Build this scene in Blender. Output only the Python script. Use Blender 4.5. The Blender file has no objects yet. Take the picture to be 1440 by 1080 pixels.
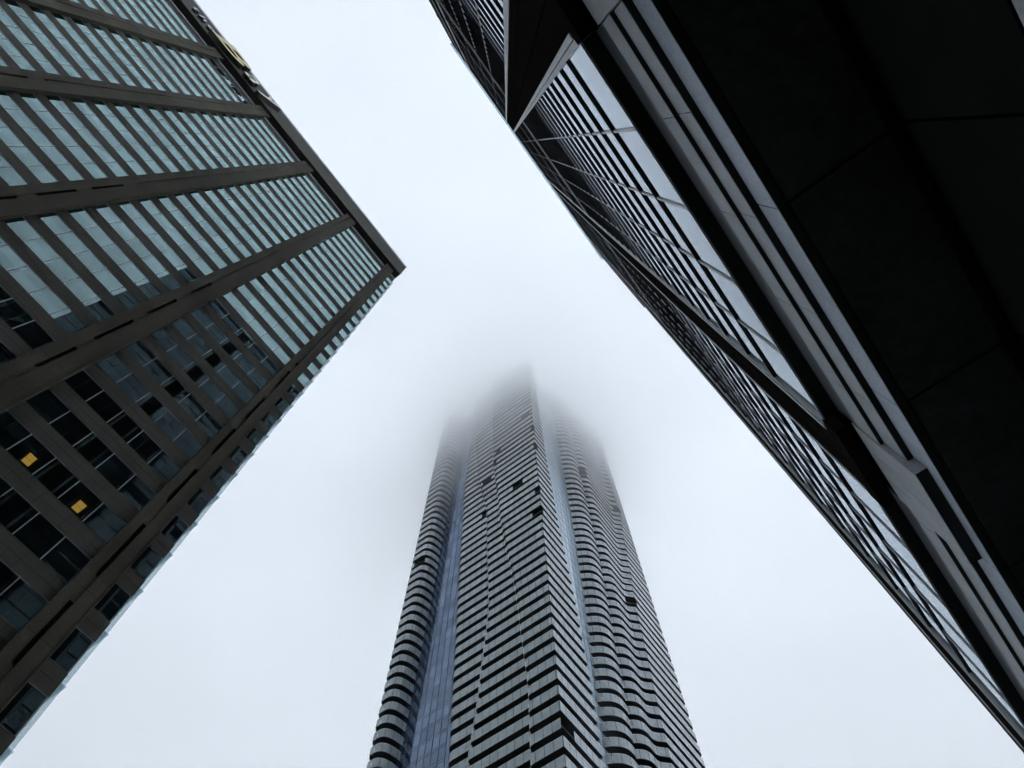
import bpy, math, random
from mathutils import Matrix, Vector
random.seed(7)
sc = bpy.context.scene
COL = sc.collection
EYE = 1.6            # eye height above the pavement; heights below are measured from the eye

# ------------------------------------------------------------------ helpers
def link(o, parent=None):
    COL.objects.link(o)
    if parent is not None:
        o.parent = parent
    return o

def empty(name, label, cat, loc=(0, 0, 0), group=None):
    o = bpy.data.objects.new(name, None)
    o.location = loc
    o['label'] = label
    o['category'] = cat
    if group:
        o['group'] = group
    return link(o)

UNIT = 1.0
class MB:
    """collects boxes, quads and prisms; heights are relative to the eye"""
    def __init__(s):
        s.v, s.f, s.m = [], [], []
        s.scale = UNIT
    def quad(s, a, b, c, d, mi=0):
        n = len(s.v)
        s.v += [tuple(a), tuple(b), tuple(c), tuple(d)]
        s.f.append((n, n+1, n+2, n+3)); s.m.append(mi)
    def box(s, x0, x1, y0, y1, z0, z1, mi=0):
        if x0 > x1: x0, x1 = x1, x0
        if y0 > y1: y0, y1 = y1, y0
        if z0 > z1: z0, z1 = z1, z0
        n = len(s.v)
        s.v += [(x0,y0,z0),(x1,y0,z0),(x1,y1,z0),(x0,y1,z0),(x0,y0,z1),(x1,y0,z1),(x1,y1,z1),(x0,y1,z1)]
        for q in ((0,3,2,1),(4,5,6,7),(0,1,5,4),(1,2,6,5),(2,3,7,6),(3,0,4,7)):
            s.f.append(tuple(n+i for i in q)); s.m.append(mi)
    def prism(s, pts, z0, z1, mi=0):
        n = len(s.v); k = len(pts)
        s.v += [(p[0], p[1], z0) for p in pts] + [(p[0], p[1], z1) for p in pts]
        s.f.append(tuple(n+i for i in reversed(range(k)))); s.m.append(mi)
        s.f.append(tuple(n+k+i for i in range(k))); s.m.append(mi)
        for i in range(k):
            j = (i+1) % k
            s.f.append((n+i, n+j, n+k+j, n+k+i)); s.m.append(mi)
    def build(s, name, mats, parent=None, origin=None, label=None, kind=None):
        if not isinstance(mats, (list, tuple)):
            mats = [mats]
        me = bpy.data.meshes.new(name)
        q = s.scale
        me.from_pydata([(x*q, y*q, z*q+EYE) for x, y, z in s.v], [], s.f)
        for m in mats:
            me.materials.append(m)
        if len(mats) > 1:
            me.polygons.foreach_set('material_index', s.m)
        me.update()
        o = bpy.data.objects.new(name, me)
        link(o)
        if parent is not None:
            o.parent = parent
            o.matrix_parent_inverse = Matrix.Translation(-Vector(parent.location))
        if label: o['label'] = label
        if kind: o['kind'] = kind
        return o

# ------------------------------------------------------------------ materials
def new_mat(name):
    m = bpy.data.materials.new(name); m.use_nodes = True
    return m, m.node_tree, m.node_tree.nodes['Principled BSDF']

def stone(name, col, rough=.75, var=.25, scale=.6, streak=0., spec=.25, fine=8., bump=.15, joint=None):
    """concrete / stone: two noises and optional vertical weathering streaks"""
    m, t, p = new_mat(name)
    N, L = t.nodes, t.links
    g = N.new('ShaderNodeNewGeometry')
    mp = N.new('ShaderNodeMapping'); L.new(g.outputs['Position'], mp.inputs[0])
    n1 = N.new('ShaderNodeTexNoise'); n1.inputs['Scale'].default_value = scale; n1.inputs['Detail'].default_value = 6
    L.new(mp.outputs[0], n1.inputs['Vector'])
    n2 = N.new('ShaderNodeTexNoise'); n2.inputs['Scale'].default_value = fine; n2.inputs['Detail'].default_value = 4
    L.new(g.outputs['Position'], n2.inputs['Vector'])
    mx = N.new('ShaderNodeMath'); mx.operation = 'ADD'
    L.new(n1.outputs[0], mx.inputs[0]); L.new(n2.outputs[0], mx.inputs[1])
    last = mx.outputs[0]; mid = 1.0
    if streak:
        ms = N.new('ShaderNodeMapping'); ms.inputs['Scale'].default_value = (2.2, 2.2, .07)
        L.new(g.outputs['Position'], ms.inputs[0])
        n3 = N.new('ShaderNodeTexNoise'); n3.inputs['Scale'].default_value = 1.; n3.inputs['Detail'].default_value = 5
        L.new(ms.outputs[0], n3.inputs['Vector'])
        ma = N.new('ShaderNodeMath'); ma.operation = 'MULTIPLY_ADD'; ma.inputs[1].default_value = streak
        L.new(n3.outputs[0], ma.inputs[0]); L.new(last, ma.inputs[2]); last = ma.outputs[0]; mid += .5*streak
    mr = N.new('ShaderNodeMapRange')
    mr.inputs['From Min'].default_value = mid-.35; mr.inputs['From Max'].default_value = mid+.35
    mr.inputs['To Min'].default_value = 1-var; mr.inputs['To Max'].default_value = 1+var
    L.new(last, mr.inputs['Value'])
    vm = N.new('ShaderNodeVectorMath'); vm.operation = 'SCALE'; vm.inputs[0].default_value = col
    if joint:   # sealed joints between the cast panels, and a tone of its own for each panel
        ax, per, off = joint
        sx = N.new('ShaderNodeSeparateXYZ'); L.new(g.outputs['Position'], sx.inputs[0])
        d0 = N.new('ShaderNodeMath'); d0.operation = 'MULTIPLY_ADD'; d0.inputs[1].default_value = 1/per; d0.inputs[2].default_value = off
        L.new(sx.outputs[ax], d0.inputs[0])
        fr = N.new('ShaderNodeMath'); fr.operation = 'FRACT'; L.new(d0.outputs[0], fr.inputs[0])
        gt = N.new('ShaderNodeMath'); gt.operation = 'GREATER_THAN'; gt.inputs[1].default_value = .05/per; L.new(fr.outputs[0], gt.inputs[0])
        fl = N.new('ShaderNodeVectorMath'); fl.operation = 'SCALE'; fl.inputs['Scale'].default_value = 1/per; L.new(g.outputs['Position'], fl.inputs[0])
        f2 = N.new('ShaderNodeVectorMath'); f2.operation = 'FLOOR'; L.new(fl.outputs[0], f2.inputs[0])
        wn = N.new('ShaderNodeTexWhiteNoise'); L.new(f2.outputs[0], wn.inputs['Vector'])
        tn = N.new('ShaderNodeMapRange'); tn.inputs['To Min'].default_value = .86; tn.inputs['To Max'].default_value = 1.12; L.new(wn.outputs['Value'], tn.inputs['Value'])
        jm = N.new('ShaderNodeMapRange'); jm.inputs['To Min'].default_value = .35; L.new(gt.outputs[0], jm.inputs['Value'])
        m1 = N.new('ShaderNodeMath'); m1.operation = 'MULTIPLY'; L.new(tn.outputs[0], m1.inputs[0]); L.new(jm.outputs[0], m1.inputs[1])
        m2 = N.new('ShaderNodeMath'); m2.operation = 'MULTIPLY'; L.new(m1.outputs[0], m2.inputs[0]); L.new(mr.outputs[0], m2.inputs[1])
        L.new(m2.outputs[0], vm.inputs['Scale'])
    else:
        L.new(mr.outputs[0], vm.inputs['Scale'])
    L.new(vm.outputs[0], p.inputs['Base Color'])
    p.inputs['Roughness'].default_value = rough
    p.inputs['Specular IOR Level'].default_value = spec
    if bump:
        b = N.new('ShaderNodeBump'); b.inputs['Strength'].default_value = bump; b.inputs['Distance'].default_value = .02
        L.new(n2.outputs[0], b.inputs['Height']); L.new(b.outputs[0], p.inputs['Normal'])
    return m

def glass(name, tint, base, ior=2.0, rough=.02, wave=.004, wscale=.5, see=0., pane=None):
    """coated window glass: fresnel mix of a tinted mirror over a dark body (or over a see-through pane)"""
    m = bpy.data.materials.new(name); m.use_nodes = True
    t = m.node_tree; N, L = t.nodes, t.links; N.clear()
    out = N.new('ShaderNodeOutputMaterial'); mix = N.new('ShaderNodeMixShader')
    fr = N.new('ShaderNodeFresnel'); fr.inputs['IOR'].default_value = ior
    gl = N.new('ShaderNodeBsdfGlossy'); gl.inputs['Color'].default_value = (*tint, 1); gl.inputs['Roughness'].default_value = rough
    df = N.new('ShaderNodeBsdfDiffuse'); df.inputs['Color'].default_value = (*base, 1)
    body = df.outputs[0]
    if see > .01:
        tr = N.new('ShaderNodeBsdfTransparent'); tr.inputs['Color'].default_value = (.55, .62, .6, 1)
        m2 = N.new('ShaderNodeMixShader'); m2.inputs[0].default_value = see
        L.new(df.outputs[0], m2.inputs[1]); L.new(tr.outputs[0], m2.inputs[2]); body = m2.outputs[0]
    g = N.new('ShaderNodeNewGeometry')
    n = N.new('ShaderNodeTexNoise'); n.inputs['Scale'].default_value = wscale; n.inputs['Detail'].default_value = 2
    L.new(g.outputs['Position'], n.inputs['Vector'])
    b = N.new('ShaderNodeBump'); b.inputs['Strength'].default_value = 1.; b.inputs['Distance'].default_value = wave
    L.new(n.outputs[0], b.inputs['Height']); L.new(b.outputs[0], gl.inputs['Normal'])
    if pane:   # panes differ a little in tint from one to the next
        mp = N.new('ShaderNodeMapping'); mp.inputs['Scale'].default_value = pane
        L.new(g.outputs['Position'], mp.inputs[0])
        sn = N.new('ShaderNodeVectorMath'); sn.operation = 'FLOOR'; L.new(mp.outputs[0], sn.inputs[0])
        wn = N.new('ShaderNodeTexWhiteNoise'); wn.noise_dimensions = '3D'; L.new(sn.outputs[0], wn.inputs['Vector'])
        mr = N.new('ShaderNodeMapRange'); mr.inputs['To Min'].default_value = .8 if see else .62; mr.inputs['To Max'].default_value = 1.06
        L.new(wn.outputs['Value'], mr.inputs['Value'])
        vs = N.new('ShaderNodeVectorMath'); vs.operation = 'SCALE'; vs.inputs[0].default_value = tint
        L.new(mr.outputs[0], vs.inputs['Scale']); L.new(vs.outputs[0], gl.inputs['Color'])
    fac = fr.outputs[0]
    if see:     # double glazing: two panes reflect 2F/(1+F)
        a1 = N.new('ShaderNodeMath'); a1.operation = 'MULTIPLY'; a1.inputs[1].default_value = 2; L.new(fac, a1.inputs[0])
        a2 = N.new('ShaderNodeMath'); a2.operation = 'ADD'; a2.inputs[1].default_value = 1; L.new(fac, a2.inputs[0])
        a3 = N.new('ShaderNodeMath'); a3.operation = 'DIVIDE'; L.new(a1.outputs[0], a3.inputs[0]); L.new(a2.outputs[0], a3.inputs[1])
        fac = a3.outputs[0]
    L.new(fac, mix.inputs[0]); L.new(body, mix.inputs[1]); L.new(gl.outputs[0], mix.inputs[2])
    L.new(mix.outputs[0], out.inputs['Surface'])
    return m

def plain(name, col, rough=.5, metal=0., spec=.5, var=.12):
    m, t, p = new_mat(name)
    N, L = t.nodes, t.links
    g = N.new('ShaderNodeNewGeometry')
    n = N.new('ShaderNodeTexNoise'); n.inputs['Scale'].default_value = 1.3; n.inputs['Detail'].default_value = 5
    L.new(g.outputs['Position'], n.inputs['Vector'])
    mr = N.new('ShaderNodeMapRange'); mr.inputs['From Min'].default_value = .3; mr.inputs['From Max'].default_value = .7
    mr.inputs['To Min'].default_value = 1-var; mr.inputs['To Max'].default_value = 1+var
    L.new(n.outputs[0], mr.inputs['Value'])
    vm = N.new('ShaderNodeVectorMath'); vm.operation = 'SCALE'; vm.inputs[0].default_value = col
    L.new(mr.outputs[0], vm.inputs['Scale']); L.new(vm.outputs[0], p.inputs['Base Color'])
    p.inputs['Roughness'].default_value = rough; p.inputs['Metallic'].default_value = metal
    p.inputs['Specular IOR Level'].default_value = spec
    return m

def frosted(name, col, see, rough=.35, spec=.6, var=.1):
    """fritted guard glass: partly see-through, partly a satin grey sheet"""
    m = plain(name, col, rough, 0, spec, var)
    t = m.node_tree; N, L = t.nodes, t.links
    p = N['Principled BSDF']; out = N['Material Output']; p.inputs['IOR'].default_value = 1.9
    tr = N.new('ShaderNodeBsdfTransparent'); tr.inputs['Color'].default_value = (.85, .93, .95, 1)
    mx = N.new('ShaderNodeMixShader'); mx.inputs[0].default_value = see
    L.new(p.outputs[0], mx.inputs[1]); L.new(tr.outputs[0], mx.inputs[2]); L.new(mx.outputs[0], out.inputs['Surface'])
    return m

M = dict(
    brown=stone('brown_concrete', (.038, .035, .024), .85, .33, .45, .9, joint=(2, 3.935, .28)),
    brown2=stone('brown_spandrel', (.031, .029, .020), .85, .3, .5, .7, .5, joint=(1, 1.9, .35)),
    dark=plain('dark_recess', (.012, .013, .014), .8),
    void=plain('black_wall', (.011, .012, .011), .95, 0, 0.),
    room=plain('dark_room', (.05, .052, .05), .9),
    fascia=stone('roof_fascia', (.048, .048, .040), .8, .2, .3, .4),
    capm=plain('pale_cap', (.30, .32, .36), .4, .2),
    mull=plain('aluminium', (.27, .30, .31), .35, .5),
    mulld=plain('dark_aluminium', (.05, .055, .06), .4, .3),
    lglass=glass('blue_glass', (.68, .96, .99), (.004, .006, .007), 1.75, .012, .0004, .3, .6, (.3, .52, .254)),
    rglass=glass('silver_glass', (.84, .92, 1.), (.006, .008, .010), 2.3, .015, .0007, .4),
    lglass2=glass('blue_glass_dark_room', (.68, .96, .99), (.004, .006, .007), 1.75, .012, .0003, .3, .001, (.3, .52, .254)),
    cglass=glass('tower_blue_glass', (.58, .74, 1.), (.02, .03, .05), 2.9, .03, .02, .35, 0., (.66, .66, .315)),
    cglass3=glass('tower_lit_glass', (.9, .97, 1.), (.32, .39, .45), 4.5, .12, .01, .35, 0., (.66, .66, .315)),  # lighter copy of the tower glass, sky reflection put into its body colour
    cglass2=glass('tower_dim_glass', (.4, .55, .6), (.006, .008, .01), 1.7, .02, .004, .4),
    guard=plain('guard_glass', (.195, .225, .235), .25, 0, .8, .12),
    litend=plain('lit_guard_end', (.62, .67, .70), .35, .2),
    guardlip=plain('guard_rail', (.42, .47, .48), .4, .3),
    slab=stone('balcony_slab', (.055, .06, .06), .85, .2, .4, 0, .2, 6, 0),
    granite=stone('light_stone', (.285, .30, .305), .6, .22, .5, .5, .4, 14, .1),
    granite3=stone('blue_stone', (.30, .335, .375), .6, .25, .5, .5, .4, 14, .1),
    granite2=stone('dark_granite', (.065, .072, .078), .35, .2, .7, 0, .5, 14, .05),
    blackst=stone('black_granite', (.013, .0125, .010), .9, .25, .4, .3, .0, 10, 0),
    soffit=stone('soffit_stone', (.055, .058, .055), .8, .35, .5, 0, .2, 5, 0),
    cframe=plain('blue_grey_frame', (.03, .04, .07), .4, .3),
    fin=plain('grey_fin', (.27, .28, .28), .4, .3),
    ledge=plain('black_ledge', (.020, .023, .027), .6, .0, .3),
    visor=frosted('glass_visor', (.55, .61, .66), .72, .2, .6),
    ground=stone('pavement', (.17, .17, .165), .85, .2, .8, 0, .3, 6, .1),
    asphalt=stone('asphalt', (.05, .05, .052), .9, .25, .9, 0, .3, 20, .2),
    paint=plain('road_paint', (.75, .75, .72), .6),
    roof=plain('roof_gravel', (.2, .2, .19), .9),
    gold=plain('gold_letter', (.40, .35, .15), .45, .1),
    cream=plain('cream_letter', (.50, .50, .42), .5, .1),
    letterside=plain('letter_side', (.015, .015, .012), .6),
)
def emit(name, col, st):
    m, t, p = new_mat(name)
    p.inputs['Base Color'].default_value = (*col, 1)
    p.inputs['Emission Color'].default_value = (*col, 1); p.inputs['Emission Strength'].default_value = st
    return m
M['lamp'] = emit('office_lamp', (1., .58, .11), .75)
M['lampdim'] = emit('office_lamp_rib', (.8, .36, .03), .5)

# ------------------------------------------------------------------ ground, road
mb = MB(); mb.box(-1500, 1500, -1500, 1500, -EYE-1, -EYE)
o = mb.build('ground', M['ground']); o['kind'] = 'structure'
mb = MB()
mb.box(-27, -4.5, -1200, 50, -EYE+.004, -EYE+.008)
mb.box(-1200, 1200, 51, 61, -EYE+.004, -EYE+.008)
o = mb.build('road', M['asphalt']); o['kind'] = 'structure'
mb = MB()
for y in range(-200, 50, 8):
    mb.box(-15.9, -15.75, y, y+3, -EYE+.012, -EYE+.016)
o = mb.build('road_marking', M['paint']); o['kind'] = 'structure'
mb = MB()
mb.box(-4.5, -4.2, -1200, 50, -EYE, -EYE+.13); mb.box(-27.3, -27, -1200, 50, -EYE, -EYE+.13)
o = mb.build('kerb', M['granite']); o['kind'] = 'structure'

# ================================================================== LEFT BUILDING (brown concrete office)
# X is the distance to the right of the eye, Y runs along the street; its facade glass stands at X=-32.1
LB = empty('office_building', 'brown concrete office block with bands of blue glass and lettering on its roof band', 'building', (-48, -30, 0))
GX = -32.1
PIT, SILL = 3.935, 36.55
ends = [(3.8, 5.6)] + [(-8.0 - 11.85*i, -5.6 - 11.85*i) for i in range(6)]
YEND, YLEFT = 6.9, -68.0
FL = range(-9, 25)
# body and rooms behind the glass
mb = MB(); mb.box(GX-30, GX-4.2, YLEFT+.3, YEND-.3, -EYE, 146)
mb.box(GX-30, GX+.1, YLEFT+.2, YLEFT+.5, -EYE, 146)
mb.build('wall', M['room'], LB)
mb = MB()
for k in FL:
    z = SILL + PIT*k
    mb.box(GX-4.15, GX-.12, YLEFT+.5, YEND-.35, z+2.45, z+PIT-.12)
mb.build('ceiling', M['room'], LB)
# spandrels, one per floor
for k in FL:
    z0 = SILL + PIT*k + 2.40; z1 = SILL + PIT*(k+1) if k < 24 else 135.1
    mb = MB()
    mb.box(GX-.1, GX+.06, YLEFT, YEND, z0, z0+(z1-z0)*.47)
    mb.box(GX-.1, GX+.04, YLEFT, YEND, z0+(z1-z0)*.47+.0, z0+(z1-z0)*.47+.035)
    mb.box(GX-.1, GX+.06, YLEFT, YEND, z0+(z1-z0)*.47+.035, z1-.05)
    mb.box(GX-.1, GX+.075, YLEFT, YEND-.02, z1-.05, z1)
    mb.build('spandrel', M['brown2'], LB)
# windows
bays = [(-5.6-11.85*i, 3.8-11.85*i) for i in range(6)] + [(5.6, YEND-.02)]
wins = []
for bi, (a, b) in enumerate(bays):
    for k in FL:
        z = SILL + PIT*k
        d = math.hypot(math.hypot((a+b)/2, GX), z)
        vis = (z > 20 or bi == 6) and z > 14
        ang = (b-a)*2.4/d/d*(1 if vis else 0)
        wins.append((ang, a, b, z, k))
wins.sort(reverse=True)
rest_g, rest_m = MB(), MB()
for i, (ang, a, b, z, k) in enumerate(wins):
    g = MB() if i < 100 else rest_g
    m_ = MB() if i < 100 else rest_m
    g.quad((GX, a, z), (GX, b, z), (GX, b, z+2.40), (GX, a, z+2.40))
    n = max(1, round((b-a)/1.89))
    for j in range(1, n):
        y = a + (b-a)*j/n
        m_.box(GX-.06, GX+.03, y-.035, y+.035, z, z+2.40)
    m_.box(GX-.06, GX+.02, a, b, z, z+.06)
    m_.box(GX-.06, GX+.03, a, b, z+2.34, z+2.40)
    if b > 6:
        m_.box(GX-.06, GX+.07, b-.07, b, z+.06, z+2.34)
    if i < 100:
        w = g.build('window', M['lglass'] if (abs(a+5.6) < .1 and z < 62) else M['lglass2'], LB)
        m_.build('mullion', M['mull'], w)
w = rest_g.build('window', M['lglass2'], LB, kind='stuff')
rest_m.build('mullion', M['mull'], w)
# piers: a narrow rib and a broad rib with a groove between them, the groove stopped at tie blocks low down
for (a, b) in ends:
    mb = MB()
    X1 = GX + .5
    w1 = .34*(b-a)
    mb.box(GX-.1, X1-.35, a, b, -EYE, 146.2)
    mb.box(X1-.35, X1, a+w1+.28, b, -EYE, 138.3)
    mb.box(X1-.35, X1-.05, a, a+w1, -EYE, 138.3)
    mb.box(X1-.35, X1-.12, a+w1, a+w1+.28, 74, 138.3)
    z = 8
    while z < 74:
        mb.box(X1-.35, X1-.06, a+w1, a+w1+.28, z, z+2.2+1.5*random.random())
        z += 7.87
    mb.box(X1-.02, X1+.06, b-.09, b, -EYE, 138.3)
    mb.build('pier', M['brown'], LB)
# roof storey: pale head strip, dark louvre recess and the deep fascia
mb = MB()
for (a, b) in bays[:6] + [(5.6, YEND)]:
    mb.box(GX+.1, GX+.36, a+.02, b-.02, 135.12, 135.42)
mb.build('head_trim', M['capm'], LB)
mb = MB()
mb.box(GX-1.6, GX-1.3, YLEFT+1, YEND-.4, 135.1, 139.5)
for (a, b) in bays[:6]:
    for j in range(1, 5):
        y = a + (b-a)*j/5
        mb.box(GX-1.3, GX-.5, y-.06, y+.06, 135.45, 139.4)
mb.build('louvre', M['dark'], LB)
mb = MB(); mb.box(GX-1.2, GX+1.0, YLEFT-.3, YEND+.1, 138.4, 146.3)
mb.build('fascia', M['fascia'], LB)
mb = MB(); mb.box(GX-1.2, GX+1.12, YLEFT-.35, YEND+.18, 146.3, 147.2)
mb.build('coping', M['capm'], LB)
mb = MB(); mb.box(GX-30, GX-1.3, YLEFT+.3, YEND-.3, 146.0, 146.2)
mb.build('roof', M['roof'], LB)
# pale glazed return at the end of the block
mb = MB()
for k in FL:
    z = SILL + PIT*k
    mb.box(GX-29.9, GX-.4, YEND-.28, YEND+.34, z-.2, z+PIT-.26)
    mb.box(GX-29.9, GX-.36, YEND-.28, YEND+.42, z+PIT-.26, z+PIT-.2)
mb.build('side_glazing', M['visor'], LB)
# two lit ceiling lamps seen through the glass
for y0, z in ((-2.98, SILL+2.42), (.95, SILL+2.42)):
    mb = MB()
    for j in range(2):
        mb.box(GX-1.80+.42*j, GX-1.44+.42*j, y0, y0+.52, z-.07, z)
    lp = mb.build('ceiling_lamp', M['lamp'], LB, label='lit yellow ceiling lamp seen through a dark window')
    mb = MB(); mb.box(GX-1.44, GX-1.38, y0, y0+.52, z-.06, z)
    mb.build('lamp_rib', M['lampdim'], lp)

# the roof sign, hung in front of the fascia
SG = empty('sign', 'raised gold and cream store lettering high on the roof band of the brown block', 'sign', (GX+1.4, -42, 140+EYE))
def letter(ch, y, z, size, sx, mat, depth, shear=0., extra=0., bold=.0):
    c = bpy.data.curves.new('letter', 'FONT'); c.body = ch; c.size = size; c.extrude = depth/2; c.offset = bold; c.shear = shear
    tmp = bpy.data.objects.new('tmp', c); COL.objects.link(tmp)
    dg = bpy.context.evaluated_depsgraph_get(); dg.update()
    me = bpy.data.meshes.new_from_object(tmp.evaluated_get(dg))
    bpy.data.objects.remove(tmp)
    xs = [v.co.x for v in me.vertices]; x0 = min(xs)
    # letter plane: text x -> +Y, text y -> +Z, text z -> +X (towards the street)
    for v in me.vertices:
        x, yy, zz = v.co
        v.co = (GX+1.0+extra+depth/2+.02+zz, y+(x-x0)*sx, z+EYE+yy)
    me.materials.clear(); me.materials.append(mat); me.materials.append(M['letterside'])
    me.update()
    for p in me.polygons:
        p.material_index = 0 if abs(p.normal.x) > .7 else 1
    o = bpy.data.objects.new('letter', me); link(o)
    o.parent = SG; o.matrix_parent_inverse = Matrix.Translation(-Vector(SG.location))
    return o
letter('t', -51.6, 140.4, 3.6, .9, M['capm'], .5, 0, 0, .03)
letter('h', -49.8, 140.4, 3.6, .9, M['capm'], .5, 0, 0, .03)
letter('e', -47.9, 140.4, 3.6, .9, M['capm'], .5, 0, 0, .03)
letter('B', -46.2, 138.9, 8.6, 1.45, M['gold'], .9, .3, .05, .16)
letter('a', -37.9, 139.0, 8.0, .78, M['cream'], .8, .25, 0, .08)
letter('y', -34.1, 140.0, 8.0, .78, M['cream'], .8, .25, 0, .08)

# ================================================================== RIGHT BUILDING (glass office tower on a dark soffit)
RB = empty('glass_office_tower', 'silvery glass office tower with black stone piers above a black overhanging soffit', 'tower', (14, -4, 0))
UNIT = .641          # the right tower is laid out in units of .641 m
RX = 3.9
RY0, RY1 = -63.0, 42.4
ZB, RTOP, RLOW = 26.0, 226.0, 156.0
RG = -EYE/.641
RP = 3.8
piers = [(-5.3, -1.06), (15.7, 19.8), (36.8, 41.0), (-26.6, -22.4), (-47.8, -43.6)]
rb = [(-1.06, 15.7), (19.8, 36.8), (41.0, RY1), (-22.4, -5.3), (-31.0, -26.6), (-43.6, -31.02), (RY0, -47.8)]
def top(y): return RTOP if y > -31 else RLOW
mb = MB(); mb.box(RX+.35, RX+38, -30.9, RY1-.3, ZB+.3, RTOP); mb.box(RX+.35, RX+38, RY0+.3, -30.9, ZB+.3, RLOW)
mb.build('wall', M['ledge'], RB)
# windows
levels = [ZB] + [31.5 + RP*i for i in range(54)]
rw = []
for (a, b) in rb:
    for i, z in enumerate(levels):
        z1 = levels[i+1] if i+1 < len(levels) else RTOP
        if z1 > top(a+.5)+1: continue
        d = math.sqrt(RX*RX + ((a+b)/2)**2 + z*z)
        ang = (b-a)*(z1-z)*RX/d**3
        rw.append((ang, a, b, z, z1))
rw.sort(reverse=True)
rest = MB(); restf = MB()
for i, (ang, a, b, z, z1) in enumerate(rw):
    g = MB() if i < 100 else rest
    g.box(RX, RX+.05, a, b, z+.02, z1-.18)
    fr = MB() if i < 100 else restf
    fr.box(RX-.015, RX+.04, a, b, z1-.18, z1-.15)
    if i < 100:
        w = g.build('window', M['rglass'], RB)
        fr.build('frame', M['mulld'], w)
w = rest.build('window', M['rglass'], RB, kind='stuff')
restf.build('frame', M['mulld'], w)
# dark ledges between the glass strips
for z in levels[1:]:
    mb = MB()
    for (a, b) in rb:
        if z < top(a+.5)+1: mb.box(RX-.10, RX+.3, a, b, z-.15, z)
    mb.build('ledge', M['ledge'], RB)
# bottom trim under the first strip
mb = MB()
for (a, b) in rb:
    mb.box(RX-.05, RX+.1, a, b, ZB-.06, ZB)
mb.build('sill_trim', M['fin'], RB)
# vertical fins
for (a, b) in rb:
    n = max(1, round((b-a)/3.4))
    for j in range(1, n):
        y = a + (b-a)*j/n
        mb = MB()
        mb.box(RX-.06, RX-.0, y-.055, y+.055, ZB, top(y))
        mb.build('mullion_fin', M['fin'], RB)
for y in (RY0, RY1-.35):
    mb = MB()
    mb.box(RX-.14, RX+.36, y, y+.35, ZB-.05, top(y))
    mb.build('corner_post', M['ledge'], RB)
# dark upper storeys: deeper louvre bands
for z in (106.5, 110.3, 133.2, 175.0):
    mb = MB()
    for (a, b) in rb:
        if z+3 < top(a+.5): mb.box(RX-.16, RX-.105, a, b, z, z+3.0)
    mb.build('louvre_band', M['ledge'], RB)
# piers: black stone between two pale jambs
for (a, b) in piers:
    mb = MB()
    c0, c1 = a+.48, b-.48
    j1, j2 = a+1.12, a+2.45
    for (p, q) in ((c0, j1-.02), (j1+.02, j2-.05), (j2+.05, c1)):
        for k in range(14):
            z0 = 24.8 + k*15.9
            if z0 < top(a)-1: mb.box(RX-.12, RX+.3, p, q, z0, min(z0+15.86, top(a)))
    mb.box(RX+.05, RX+.3, c0, c1, 24.9, top(a)-.1)
    mb.box(RX-.13, RX+.31, a-.01, b+.01, 24.79, ZB+.02)
    pr = mb.build('pier', M['blackst'], RB)
    mb = MB()
    for (p, q, r) in ((a, a+.22, .12), (a+.25, a+.48, .17), (b-.48, b-.25, .17), (b-.22, b, .12)):
        z = ZB+.03
        while z < top(a):
            mb.box(RX-r, RX+.3, p, q, z, min(z+7.57, top(a)))
            z += 7.6
    mb.build('jamb', M['fin'], pr)
# glass visor round the roof
for (ya, yb, xo, zv) in ((-31.0, RY1+2.8, .68, 222.0), (RY0-.5, -31.03, 1.3, RLOW-1)):
    mb = MB(); y = ya
    while y < yb-.05:
        y2 = min(y+3.4, yb)
        mb.box(RX-xo, RX-.10, y+.015, y2-.015, zv, zv+.1)
        y = y2
    mb.build('glass_visor', M['visor'], RB)
mb = MB(); mb.box(RX-.1, RX+38, -31, RY1, RTOP, RTOP+1.2); mb.box(RX-.1, RX+38, RY0, -31.01, RLOW, RLOW+.8)
mb.build('parapet', M['ledge'], RB)
mb = MB(); mb.box(RX-.12, RX+20, RY1+.02, RY1+2.7, 152, RTOP)
mb.build('upper_return', M['ledge'], RB)

# the stepped fascia below the glass (X out from the eye, going down)
def strips(a, b, pier):
    """returns boxes (material, x0, x1, z0, z1)"""
    if pier:
        return [('granite', 3.98, 5.0, 18.9, 24.78), ('granite', 4.40, 5.4, 16.9+1.2, 18.86)]
    return [('soff', 3.9, 5.0, ZB-.07, ZB+.28),
            ('granite2', 4.48, 4.9, 24.25, ZB-.07), ('granite', 4.475, 4.9, 22.67, 24.245),
            ('granite', 4.61, 5.3, 21.1, 22.665), ('granite', 4.835, 5.5, 19.45, 21.095)]
R0, R1 = RY0, RY1
segs = sorted([(a, b, True) for a, b in piers] + [(a, b, False) for a, b in rb])
def joined(mbx, x0, x1, y0, y1, z0, z1, step, phase, gap=.03):
    ys = [y0]; k = math.ceil((y0-phase)/step)
    while phase + k*step < y1-.05:
        if phase + k*step > y0+.05: ys.append(phase + k*step)
        k += 1
    ys.append(y1)
    for p, q in zip(ys, ys[1:]):
        mbx.box(x0, x1, p+gap/2, q-gap/2, z0, z1)
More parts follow.
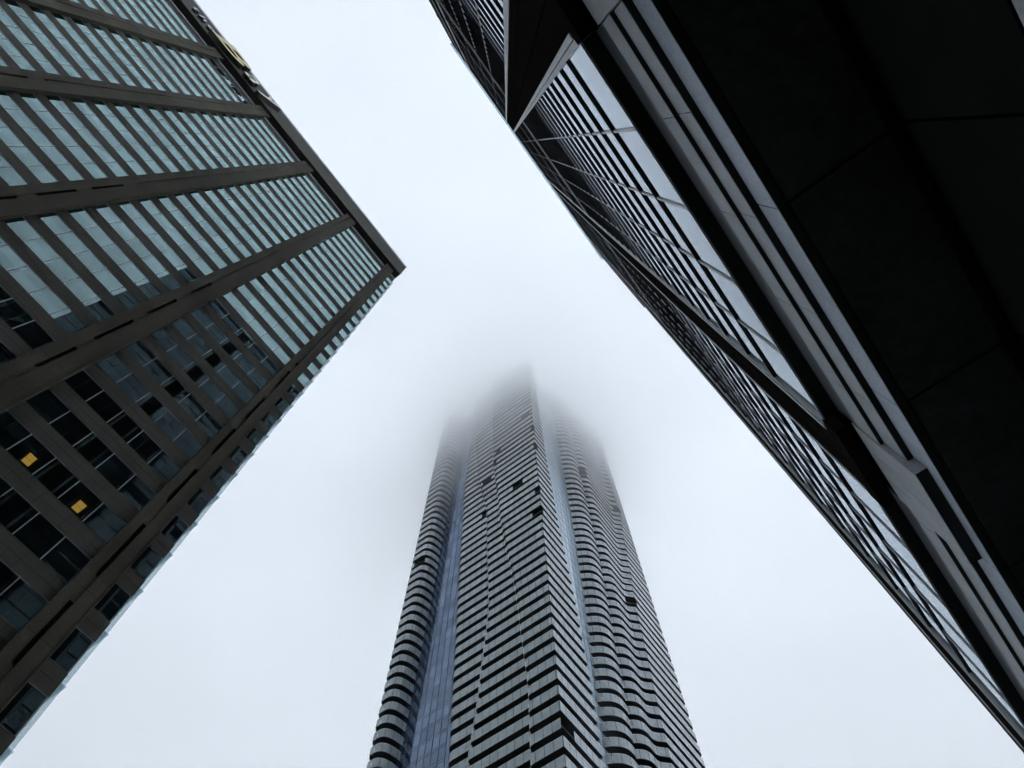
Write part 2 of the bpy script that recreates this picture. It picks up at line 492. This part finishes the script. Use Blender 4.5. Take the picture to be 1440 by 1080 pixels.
for (a, b, pier) in segs:
    if pier:
        blk = MB()
        joined(blk, 4.43, 5.0, a+.02, b-.02, 23.0, 24.78, 1.42, a, .03)
        joined(blk, 4.425, 5.0, a+.02, b-.02, 20.35, 22.97, 2.13, a, .03)
        blk.build('pier_base', M['granite'], RB)
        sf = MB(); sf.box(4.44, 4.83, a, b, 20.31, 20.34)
        sf.build('recess_soffit', M['dark'], RB)  # near-black underside, shade carried by its colour
    else:
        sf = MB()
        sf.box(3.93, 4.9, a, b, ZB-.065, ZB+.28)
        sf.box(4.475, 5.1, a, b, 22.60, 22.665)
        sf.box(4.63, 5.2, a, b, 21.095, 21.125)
        sf.build('recess_soffit', M['dark'], RB)  # dark covers on the undersides, shade put into their colour
        f0 = MB(); f0.box(4.48, 4.89, a+.01, b-.01, 24.25, ZB-.07); f0.build('dark_fascia', M['granite2'], RB)  # top strip in a darker, smoother granite
        f1 = MB(); joined(f1, 4.47, 4.88, a+.01, b-.01, 22.67, 24.245, 3.6, 2.4); f1.build('stone_fascia', M['granite'], RB)
        f2 = MB(); joined(f2, 4.61, 5.2, a+.01, b-.01, 21.13, 22.60, 3.6, 2.4); f2.build('stone_fascia', M['granite'], RB)
f3 = MB(); joined(f3, 4.835, 5.0, R0, R1, 19.5, 21.09, 7.05, 5.68, .05)
f3.build('stone_fascia', M['granite3'], RB)
mb = MB(); mb.box(4.85, 5.1, R0, R1, 19.46, 19.495)
mb.build('gutter', M['dark'], RB)
mb = MB(); mb.box(5.02, RX+38, R0, R1, 21.2, ZB+.2)
mb.build('transfer_floor', M['ledge'], RB)
# main soffit of black panels with open joints, then the lobby wall
mb = MB()
mb.box(5.0, 30, R0, R1, 19.9, 21.1)
mb.build('soffit_backing', M['dark'], RB)
y = 5.68 - 7.05*10
panels = []
while y < R1:
    panels.append((max(y+.05, R0), min(y+7.0, R1)))
    y += 7.05
for (p, q) in panels:
    mb = MB(); mb.box(5.16, 8.1, p, q, 19.45, 19.6)
    mb.build('soffit_panel', M['soffit'], RB)
mb = MB()
for (p, q) in panels:
    mb.box(8.52, 9.2, p, q, 14.0, 19.7)
mb.build('lobby_wall', M['void'], RB)
mb = MB()
for (p, q) in panels:
    mb.box(8.56, 8.62, p, q, 4.2, 13.95)
mb.build('lobby_glazing', M['granite'], RB)  # opaque pale panels, the glass's sky reflection put into their colour
mb = MB(); mb.box(8.45, 9.2, R0, R1, RG, 4.15); mb.box(9.2, RX+38, R0, R1, RG, 19.8)
mb.build('lobby_base', M['blackst'], RB)

UNIT = 1.0
# ================================================================== THE TALL RESIDENTIAL TOWER
CX, CY = -39.26, 65.08          # its near corner
TW = empty('residential_tower', 'tall slender tower with wavy stacked balconies, its top lost in cloud', 'tower', (CX-18, CY+20, 0))
def interp(tab, z):
    if z <= tab[0][0]: return tab[0][1]
    for (z0, v0), (z1, v1) in zip(tab, tab[1:]):
        if z <= z1:
            f = (z-z0)/(z1-z0); f = f*f*(3-2*f)*.35 + f*.65
            return v0 + (v1-v0)*f
    return tab[-1][1]
tA = [(20, 19.5), (82, 18.7), (99, 17.0), (119, 15.6), (160, 17.4), (190, 22.1), (225, 24.6)]
tB = [(20, 6.5), (75, 5.9), (89, 5.8), (110, 7.3), (151, 12.0), (184, 14.6), (225, 16.0)]
tE = [(20, 23.0), (86, 23.7), (102, 24.4), (150, 26.3), (189, 27.6), (230, 27.4)]
tLobe = [(20, 37.2), (95, 36.6), (141, 35.2), (158, 34.9), (212, 33.6)]
tR = [(20, 10.4), (96, 10.8), (118, 9.6), (147, 7.0), (180, 5.4), (213, 4.4)]
vS = [(20, 14.8), (96, 15.1), (133, 17.0), (166, 17.8), (230, 17.4)]
v1 = [(20, 19.6), (86, 20.0), (105, 20.8), (150, 23.0), (200, 22.8)]
v2 = [(20, 21.5), (91, 25.3), (101, 25.9), (134, 28.8), (156, 32.3), (188, 36.6), (220, 37.4)]
def Lp(t, o): return (CX - t, CY - o)
def Rp(t, o): return (CX + o, CY + t)
def arc(P, a, b, c, n=5):
    """quadratic bend from a through control b to c"""
    return [P(*[(1-u)**2*a[i] + 2*u*(1-u)*b[i] + u*u*c[i] for i in (0, 1)]) for u in [j/n for j in range(n+1)]]
def outline(z):
    A, B, E_, LO, R_, V1, V2 = (interp(t, z) for t in (tA, tB, tE, tLobe, tR, v1, v2))
    A = max(A, B+2.5)
    pts = []
    pts += [Lp(40.6, -9), Lp(40.6, -4.0)]
    pts += arc(Lp, (40.6, -3.4), (40.5, -1.0), (39.6, -1.0), 4)
    pts += arc(Lp, (LO+2.2, -1.0), (LO+.1, -1.0), (LO-.1, -4.9), 7)
    pts += [Lp(LO-.3, -5.35), Lp(E_+.2, -5.35)]
    pts += arc(Lp, (E_, -4.9), (E_, -2.9), (E_-1.6, -2.9), 5)
    pts += [Lp(A+.15, -2.9)] + arc(Lp, (A, -2.75), (A, -1.9), (A-.6, -1.9), 3)
    pts += [Lp(B+.15, -1.9)] + arc(Lp, (B, -1.7), (B, 0.), (B-.9, 0.), 4)
    pts += [Lp(0, 0)]
    pts += [Rp(R_-.3, 0)] + [Rp(R_, -.3), Rp(R_, -2.45)]
    s = interp(vS, z)
    pts += [Rp(s, -2.45), Rp(s+.1, -1.9)]
    pts += arc(Rp, (s+.3, -1.4), (s+1.5, 1.0), (s+3.6, 1.0), 8)
    pts += [Rp(V1-.25, 1.0)] + [Rp(V1, .85)]
    pts += arc(Rp, (V1+.1, .95), (V1+1.0, 2.5), (V1+2.6, 2.5), 7)
    V2 = max(V2, V1+3.6)
    pts += arc(Rp, (V2-1.3, 2.5), (V2-.5, 2.5), (V2+.2, 3.3), 4)
    pts += [Rp(V2+.9, 4.0)]
    pts += [Rp(41.8, 4.0)] + arc(Rp, (41.8, 4.0), (42.6, 4.0), (42.6, 3.2), 3)
    pts += [Rp(42.6, -8)]
    out = [pts[0]]
    for p in pts[1:]:
        if math.hypot(p[0]-out[-1][0], p[1]-out[-1][1]) > .05: out.append(p)
    return out
FH, Z85 = 3.17, 85.1
gaps = {(17, -40.2, 65.1), (32, -52.1, 65.1), (30, -52.7, 65.1), (29, -56.6, 67.0), (25, -52.1, 65.1), (23, -45.3, 65.1), (20, -39.3, 65.1), (24, -58.2, 67.0), (36, -41.9, 65.1), (32, -39.5, 65.1), (28, -39.4, 65.1), (30, -69.1, 66.1), (29, -70.8, 66.1), (31, -70.4, 66.1), (27, -71.1, 66.1), (9, -70.5, 66.1), (22, -76.8, 66.1), (29, -38.5, 81.6), (30, -38.5, 81.8), (37, -38.5, 82.1), (34, -38.5, 81.9), (24, -38.5, 81.1), (35, -37.8, 87.9), (34, -37.8, 87.9), (-2, -39.3, 66.3), (33, -35.3, 102.0), (16, -36.3, 94.4), (11, -38.5, 79.3), (17, -53.1, 65.1)}
KR = range(-26, 54)
for k in KR:
    zt = Z85 + FH*k                 # top of the guard
    zs = zt - 1.30                  # slab top
    pts = outline(zt)
    mb = MB()
    poly = pts + [(CX-2.0, CY+34), (CX-33, CY+34)]
    inner = [(x, y) for x, y in pts]
    mb.prism(inner + [(CX-6.0, CY+41.0), (CX-6.0, CY+9.3)], zs-.22, zs)
    sl = mb.build('balcony_floor', M['slab'], TW)
    # guard panels along the outline
    g = MB(); rl = MB(); sections = []
    W = 1.52
    # resample by length so that panels are of equal width and bends stay smooth
    acc = 0.; run = [pts[0]]
    def flush(run):
        if len(run) < 2: return
        mx = sum(p[0] for p in run)/len(run); my = sum(p[1] for p in run)/len(run)
        for (gk, gx, gy) in gaps:
            if gk == k and abs(mx-gx) < .95 and abs(my-gy) < 1.1 and zt < 235: return
        gp = .03
        for i in range(len(run)-1):
            (x0, y0), (x1, y1) = run[i], run[i+1]
            L_ = math.hypot(x1-x0, y1-y0)
            if L_ < .02: continue
            dx, dy = (x1-x0)/L_, (y1-y0)/L_
            if i == 0: x0 += dx*gp; y0 += dy*gp
            if i == len(run)-2: x1 -= dx*gp; y1 -= dy*gp
            nx, ny = dy, -dx          # outward (outline runs from the left flank round the corner to the right flank)
            e = .05
            g.quad((x0+nx*e, y0+ny*e, zt-1.78), (x1+nx*e, y1+ny*e, zt-1.78), (x1+nx*e, y1+ny*e, zt), (x0+nx*e, y0+ny*e, zt))
            if nx < -.7 and ny < .3 and -64.5 < x0 < CX-1: rl.quad((x0+nx*(e+.02), y0+ny*(e+.02), zt-1.78), (x1+nx*(e+.02), y1+ny*(e+.02), zt-1.78), (x1+nx*(e+.02), y1+ny*(e+.02), zt-.03), (x0+nx*(e+.02), y0+ny*(e+.02), zt-.03), 1)  # pale sheets over left-facing guard ends, their brightness painted in
            rl.quad((x0+nx*(e+.012), y0+ny*(e+.012), zt-.02), (x1+nx*(e+.012), y1+ny*(e+.012), zt-.02), (x1+nx*(e+.012), y1+ny*(e+.012), zt+.05), (x0+nx*(e+.012), y0+ny*(e+.012), zt+.05))
    def is_wall(p, q):
        # no guard where the outline runs along the recessed curtain walls
        if p[1] > CY+5.2 and q[1] > CY+5.2 and p[0] < CX-10 and p[0] > CX-39: return True
        if p[0] < CX-2.3 and q[0] < CX-2.3 and p[0] > CX-2.6 and p[1] > CY+2 and p[1] < CY+20: return True
        return False
    for p, q in zip(pts, pts[1:]):
        if is_wall(p, q):
            flush(run); run = [q]; acc = 0
            if g.f: sections.append((g, rl)); g, rl = MB(), MB()
            continue
        L_ = math.hypot(q[0]-p[0], q[1]-p[1]); pos = 0.
        while acc + (L_-pos) >= W:
            step = W-acc; pos += step
            c = (p[0]+(q[0]-p[0])*pos/L_, p[1]+(q[1]-p[1])*pos/L_)
            run.append(c); flush(run); run = [c]; acc = 0.
        acc += L_-pos
        if L_-pos > 1e-4: run.append(q)
    flush(run)
    sections.append((g, rl))
    for (g_, r_) in sections:
        if g_.f:
            gd = g_.build('railing', M['guard'], sl)
            r_.build('rail_cap', [M['guardlip'], M['litend']], gd)
# glazed body behind the balconies
ZT0, ZT1 = -EYE, 252.0
mb = MB()
mb.box(CX-40.2, CX-2.2, CY+5.1, CY+42.2, ZT0, ZT1)
mb.build('wall', M['cglass2'], TW)
# the two recessed blue curtain walls
def curtain(P, t0, t1, o, nm):
    mb = MB(); a, b = P(t0, o), P(t1, o)
    mb.box(min(a[0], b[0])-(.03 if a[0] == b[0] else 0), max(a[0], b[0])+(.03 if a[0] == b[0] else 0),
           min(a[1], b[1])-(.03 if a[1] == b[1] else 0), max(a[1], b[1])+(.03 if a[1] == b[1] else 0), 0, ZT1-2)
    c = mb.build('curtain_wall', nm, TW)
    mb = MB(); t = t0
    while t <= t1+.01:
        p = P(t, o+.01); mb.box(p[0]-.055, p[0]+.055, p[1]-.055, p[1]+.055, 0, ZT1-2); t += (t1-t0)/round((t1-t0)/1.52)
    for k in KR:
        z = Z85+FH*k-1.4
        for dz in (0, .62):
            p, q = P(t0, o+.015), P(t1, o+.015)
            mb.box(min(p[0], q[0])-.03, max(p[0], q[0])+.03, min(p[1], q[1])-.03, max(p[1], q[1])+.03, z+dz-.045, z+dz+.045)
    mb.build('curtain_frame', M['cframe'], c)
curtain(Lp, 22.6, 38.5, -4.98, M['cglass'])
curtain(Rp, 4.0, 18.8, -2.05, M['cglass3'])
mb = MB(); mb.box(CX-36, CX-4, CY+8, CY+38, ZT1+.02, ZT1+6)
mb.build('penthouse', M['cglass2'], TW)

# ================================================================== CLOUD BASE
def vol(name, d, wisp=False):
    m = bpy.data.materials.new(name); m.use_nodes = True; t = m.node_tree; t.nodes.clear()
    o = t.nodes.new('ShaderNodeOutputMaterial'); v = t.nodes.new('ShaderNodeVolumePrincipled')
    v.inputs['Density'].default_value = d; v.inputs['Color'].default_value = (1, 1, 1, 1)
    if wisp:
        g = t.nodes.new('ShaderNodeNewGeometry')
        n = t.nodes.new('ShaderNodeTexNoise'); n.inputs['Scale'].default_value = .022; n.inputs['Detail'].default_value = 4
        t.links.new(g.outputs['Position'], n.inputs['Vector'])
        r = t.nodes.new('ShaderNodeMapRange'); r.inputs['From Min'].default_value = .36; r.inputs['From Max'].default_value = .64
        r.inputs['To Min'].default_value = d*.88; r.inputs['To Max'].default_value = d*1.12
        t.links.new(n.outputs[0], r.inputs['Value']); t.links.new(r.outputs[0], v.inputs['Density'])
    t.links.new(v.outputs[0], o.inputs['Volume']); return m
layers = [(160, 172, .002), (172, 184, .006), (184, 209, .021), (209, 218, .048), (218, 232, .066), (232, 257, .048)]
mb = MB(); vm_ = []
for i, (a, b, d) in enumerate(layers):
    mb.box(-1300, 1300, -1300, 1300, a+.01, b, i); vm_.append(vol('cloud_layer', d, i == 2))
o = mb.build('low_cloud', vm_); o['kind'] = 'stuff'  # low cloud deck that hides the tower's top

# ================================================================== SKY, SUN, CAMERA
SUN_EL, SUN_AZ = math.radians(52), math.radians(70)
w = bpy.data.worlds.new('World'); sc.world = w; w.use_nodes = True
t = w.node_tree; N, L = t.nodes, t.links
bg = N['Background']
sky = N.new('ShaderNodeTexSky'); sky.sky_type = 'NISHITA'; sky.sun_disc = False
sky.sun_elevation = SUN_EL; sky.sun_rotation = SUN_AZ
tc = N.new('ShaderNodeTexCoord')
nz = N.new('ShaderNodeTexNoise'); nz.inputs['Scale'].default_value = 1.6; nz.inputs['Detail'].default_value = 5
L.new(tc.outputs['Generated'], nz.inputs['Vector'])
cr = N.new('ShaderNodeMapRange'); cr.inputs['From Min'].default_value = .3; cr.inputs['From Max'].default_value = .7
cr.inputs['To Min'].default_value = 1.4; cr.inputs['To Max'].default_value = 2.0
L.new(nz.outputs[0], cr.inputs['Value'])
# the overcast is brighter towards the far right, where the hidden sun stands
dp = N.new('ShaderNodeVectorMath'); dp.operation = 'DOT_PRODUCT'; dp.inputs[1].default_value = (.70, .25, -1.2)
L.new(tc.outputs['Generated'], dp.inputs[0])
ad = N.new('ShaderNodeMath'); ad.operation = 'ADD'; L.new(dp.outputs['Value'], ad.inputs[0]); L.new(cr.outputs[0], ad.inputs[1])
ov = N.new('ShaderNodeVectorMath'); ov.operation = 'SCALE'; ov.inputs[0].default_value = (29., 32.25, 36.5)
L.new(ad.outputs[0], ov.inputs['Scale'])
mx = N.new('ShaderNodeMix'); mx.data_type = 'RGBA'; mx.inputs[0].default_value = .88
L.new(sky.outputs[0], mx.inputs[6]); L.new(ov.outputs[0], mx.inputs[7])
L.new(mx.outputs[2], bg.inputs[0]); bg.inputs[1].default_value = .13
sun = bpy.data.lights.new('sun', 'SUN'); sun.energy = 1.2; sun.angle = math.radians(25); sun.color = (1, .97, .93)
so = bpy.data.objects.new('sun', sun); COL.objects.link(so)
d = Vector((math.sin(SUN_AZ)*math.cos(SUN_EL), math.cos(SUN_AZ)*math.cos(SUN_EL), math.sin(SUN_EL)))
so.rotation_euler = d.to_track_quat('Z', 'Y').to_euler(); so.location = (0, 0, 400)

F, VX, VY, AZ = 1000., 712., 202., math.radians(36.85)
up = Vector((VX-720, -(VY-540), -F)).normalized()
fw = Vector((0, -1, 0)); fw = (fw-up*fw.dot(up)).normalized(); rt = fw.cross(up)
rtw = Vector((math.cos(AZ), math.sin(AZ), 0)); fww = Vector((-math.sin(AZ), math.cos(AZ), 0)); upw = Vector((0, 0, 1))
R3 = Matrix([[rtw[i]*rt[j] + fww[i]*fw[j] + upw[i]*up[j] for j in range(3)] for i in range(3)])
cam = bpy.data.cameras.new('camera'); cam.sensor_width = 36; cam.lens = F*36/1440; cam.clip_end = 6000; cam.clip_start = .05
co = bpy.data.objects.new('camera', cam); co.matrix_world = Matrix.Translation((0, 0, EYE)) @ R3.to_4x4()
COL.objects.link(co); sc.camera = co

sc.view_settings.view_transform = 'Standard'; sc.view_settings.look = 'None'
sc.view_settings.exposure = .27; sc.view_settings.gamma = 1
sc.cycles.use_adaptive_sampling = True; sc.cycles.adaptive_threshold = .03
sc.cycles.volume_step_rate = 4; sc.cycles.volume_bounces = 7; sc.cycles.max_bounces = 16; sc.cycles.diffuse_bounces = 3
sc.cycles.glossy_bounces = 4; sc.cycles.transparent_max_bounces = 10
sc.cycles.use_denoising = True
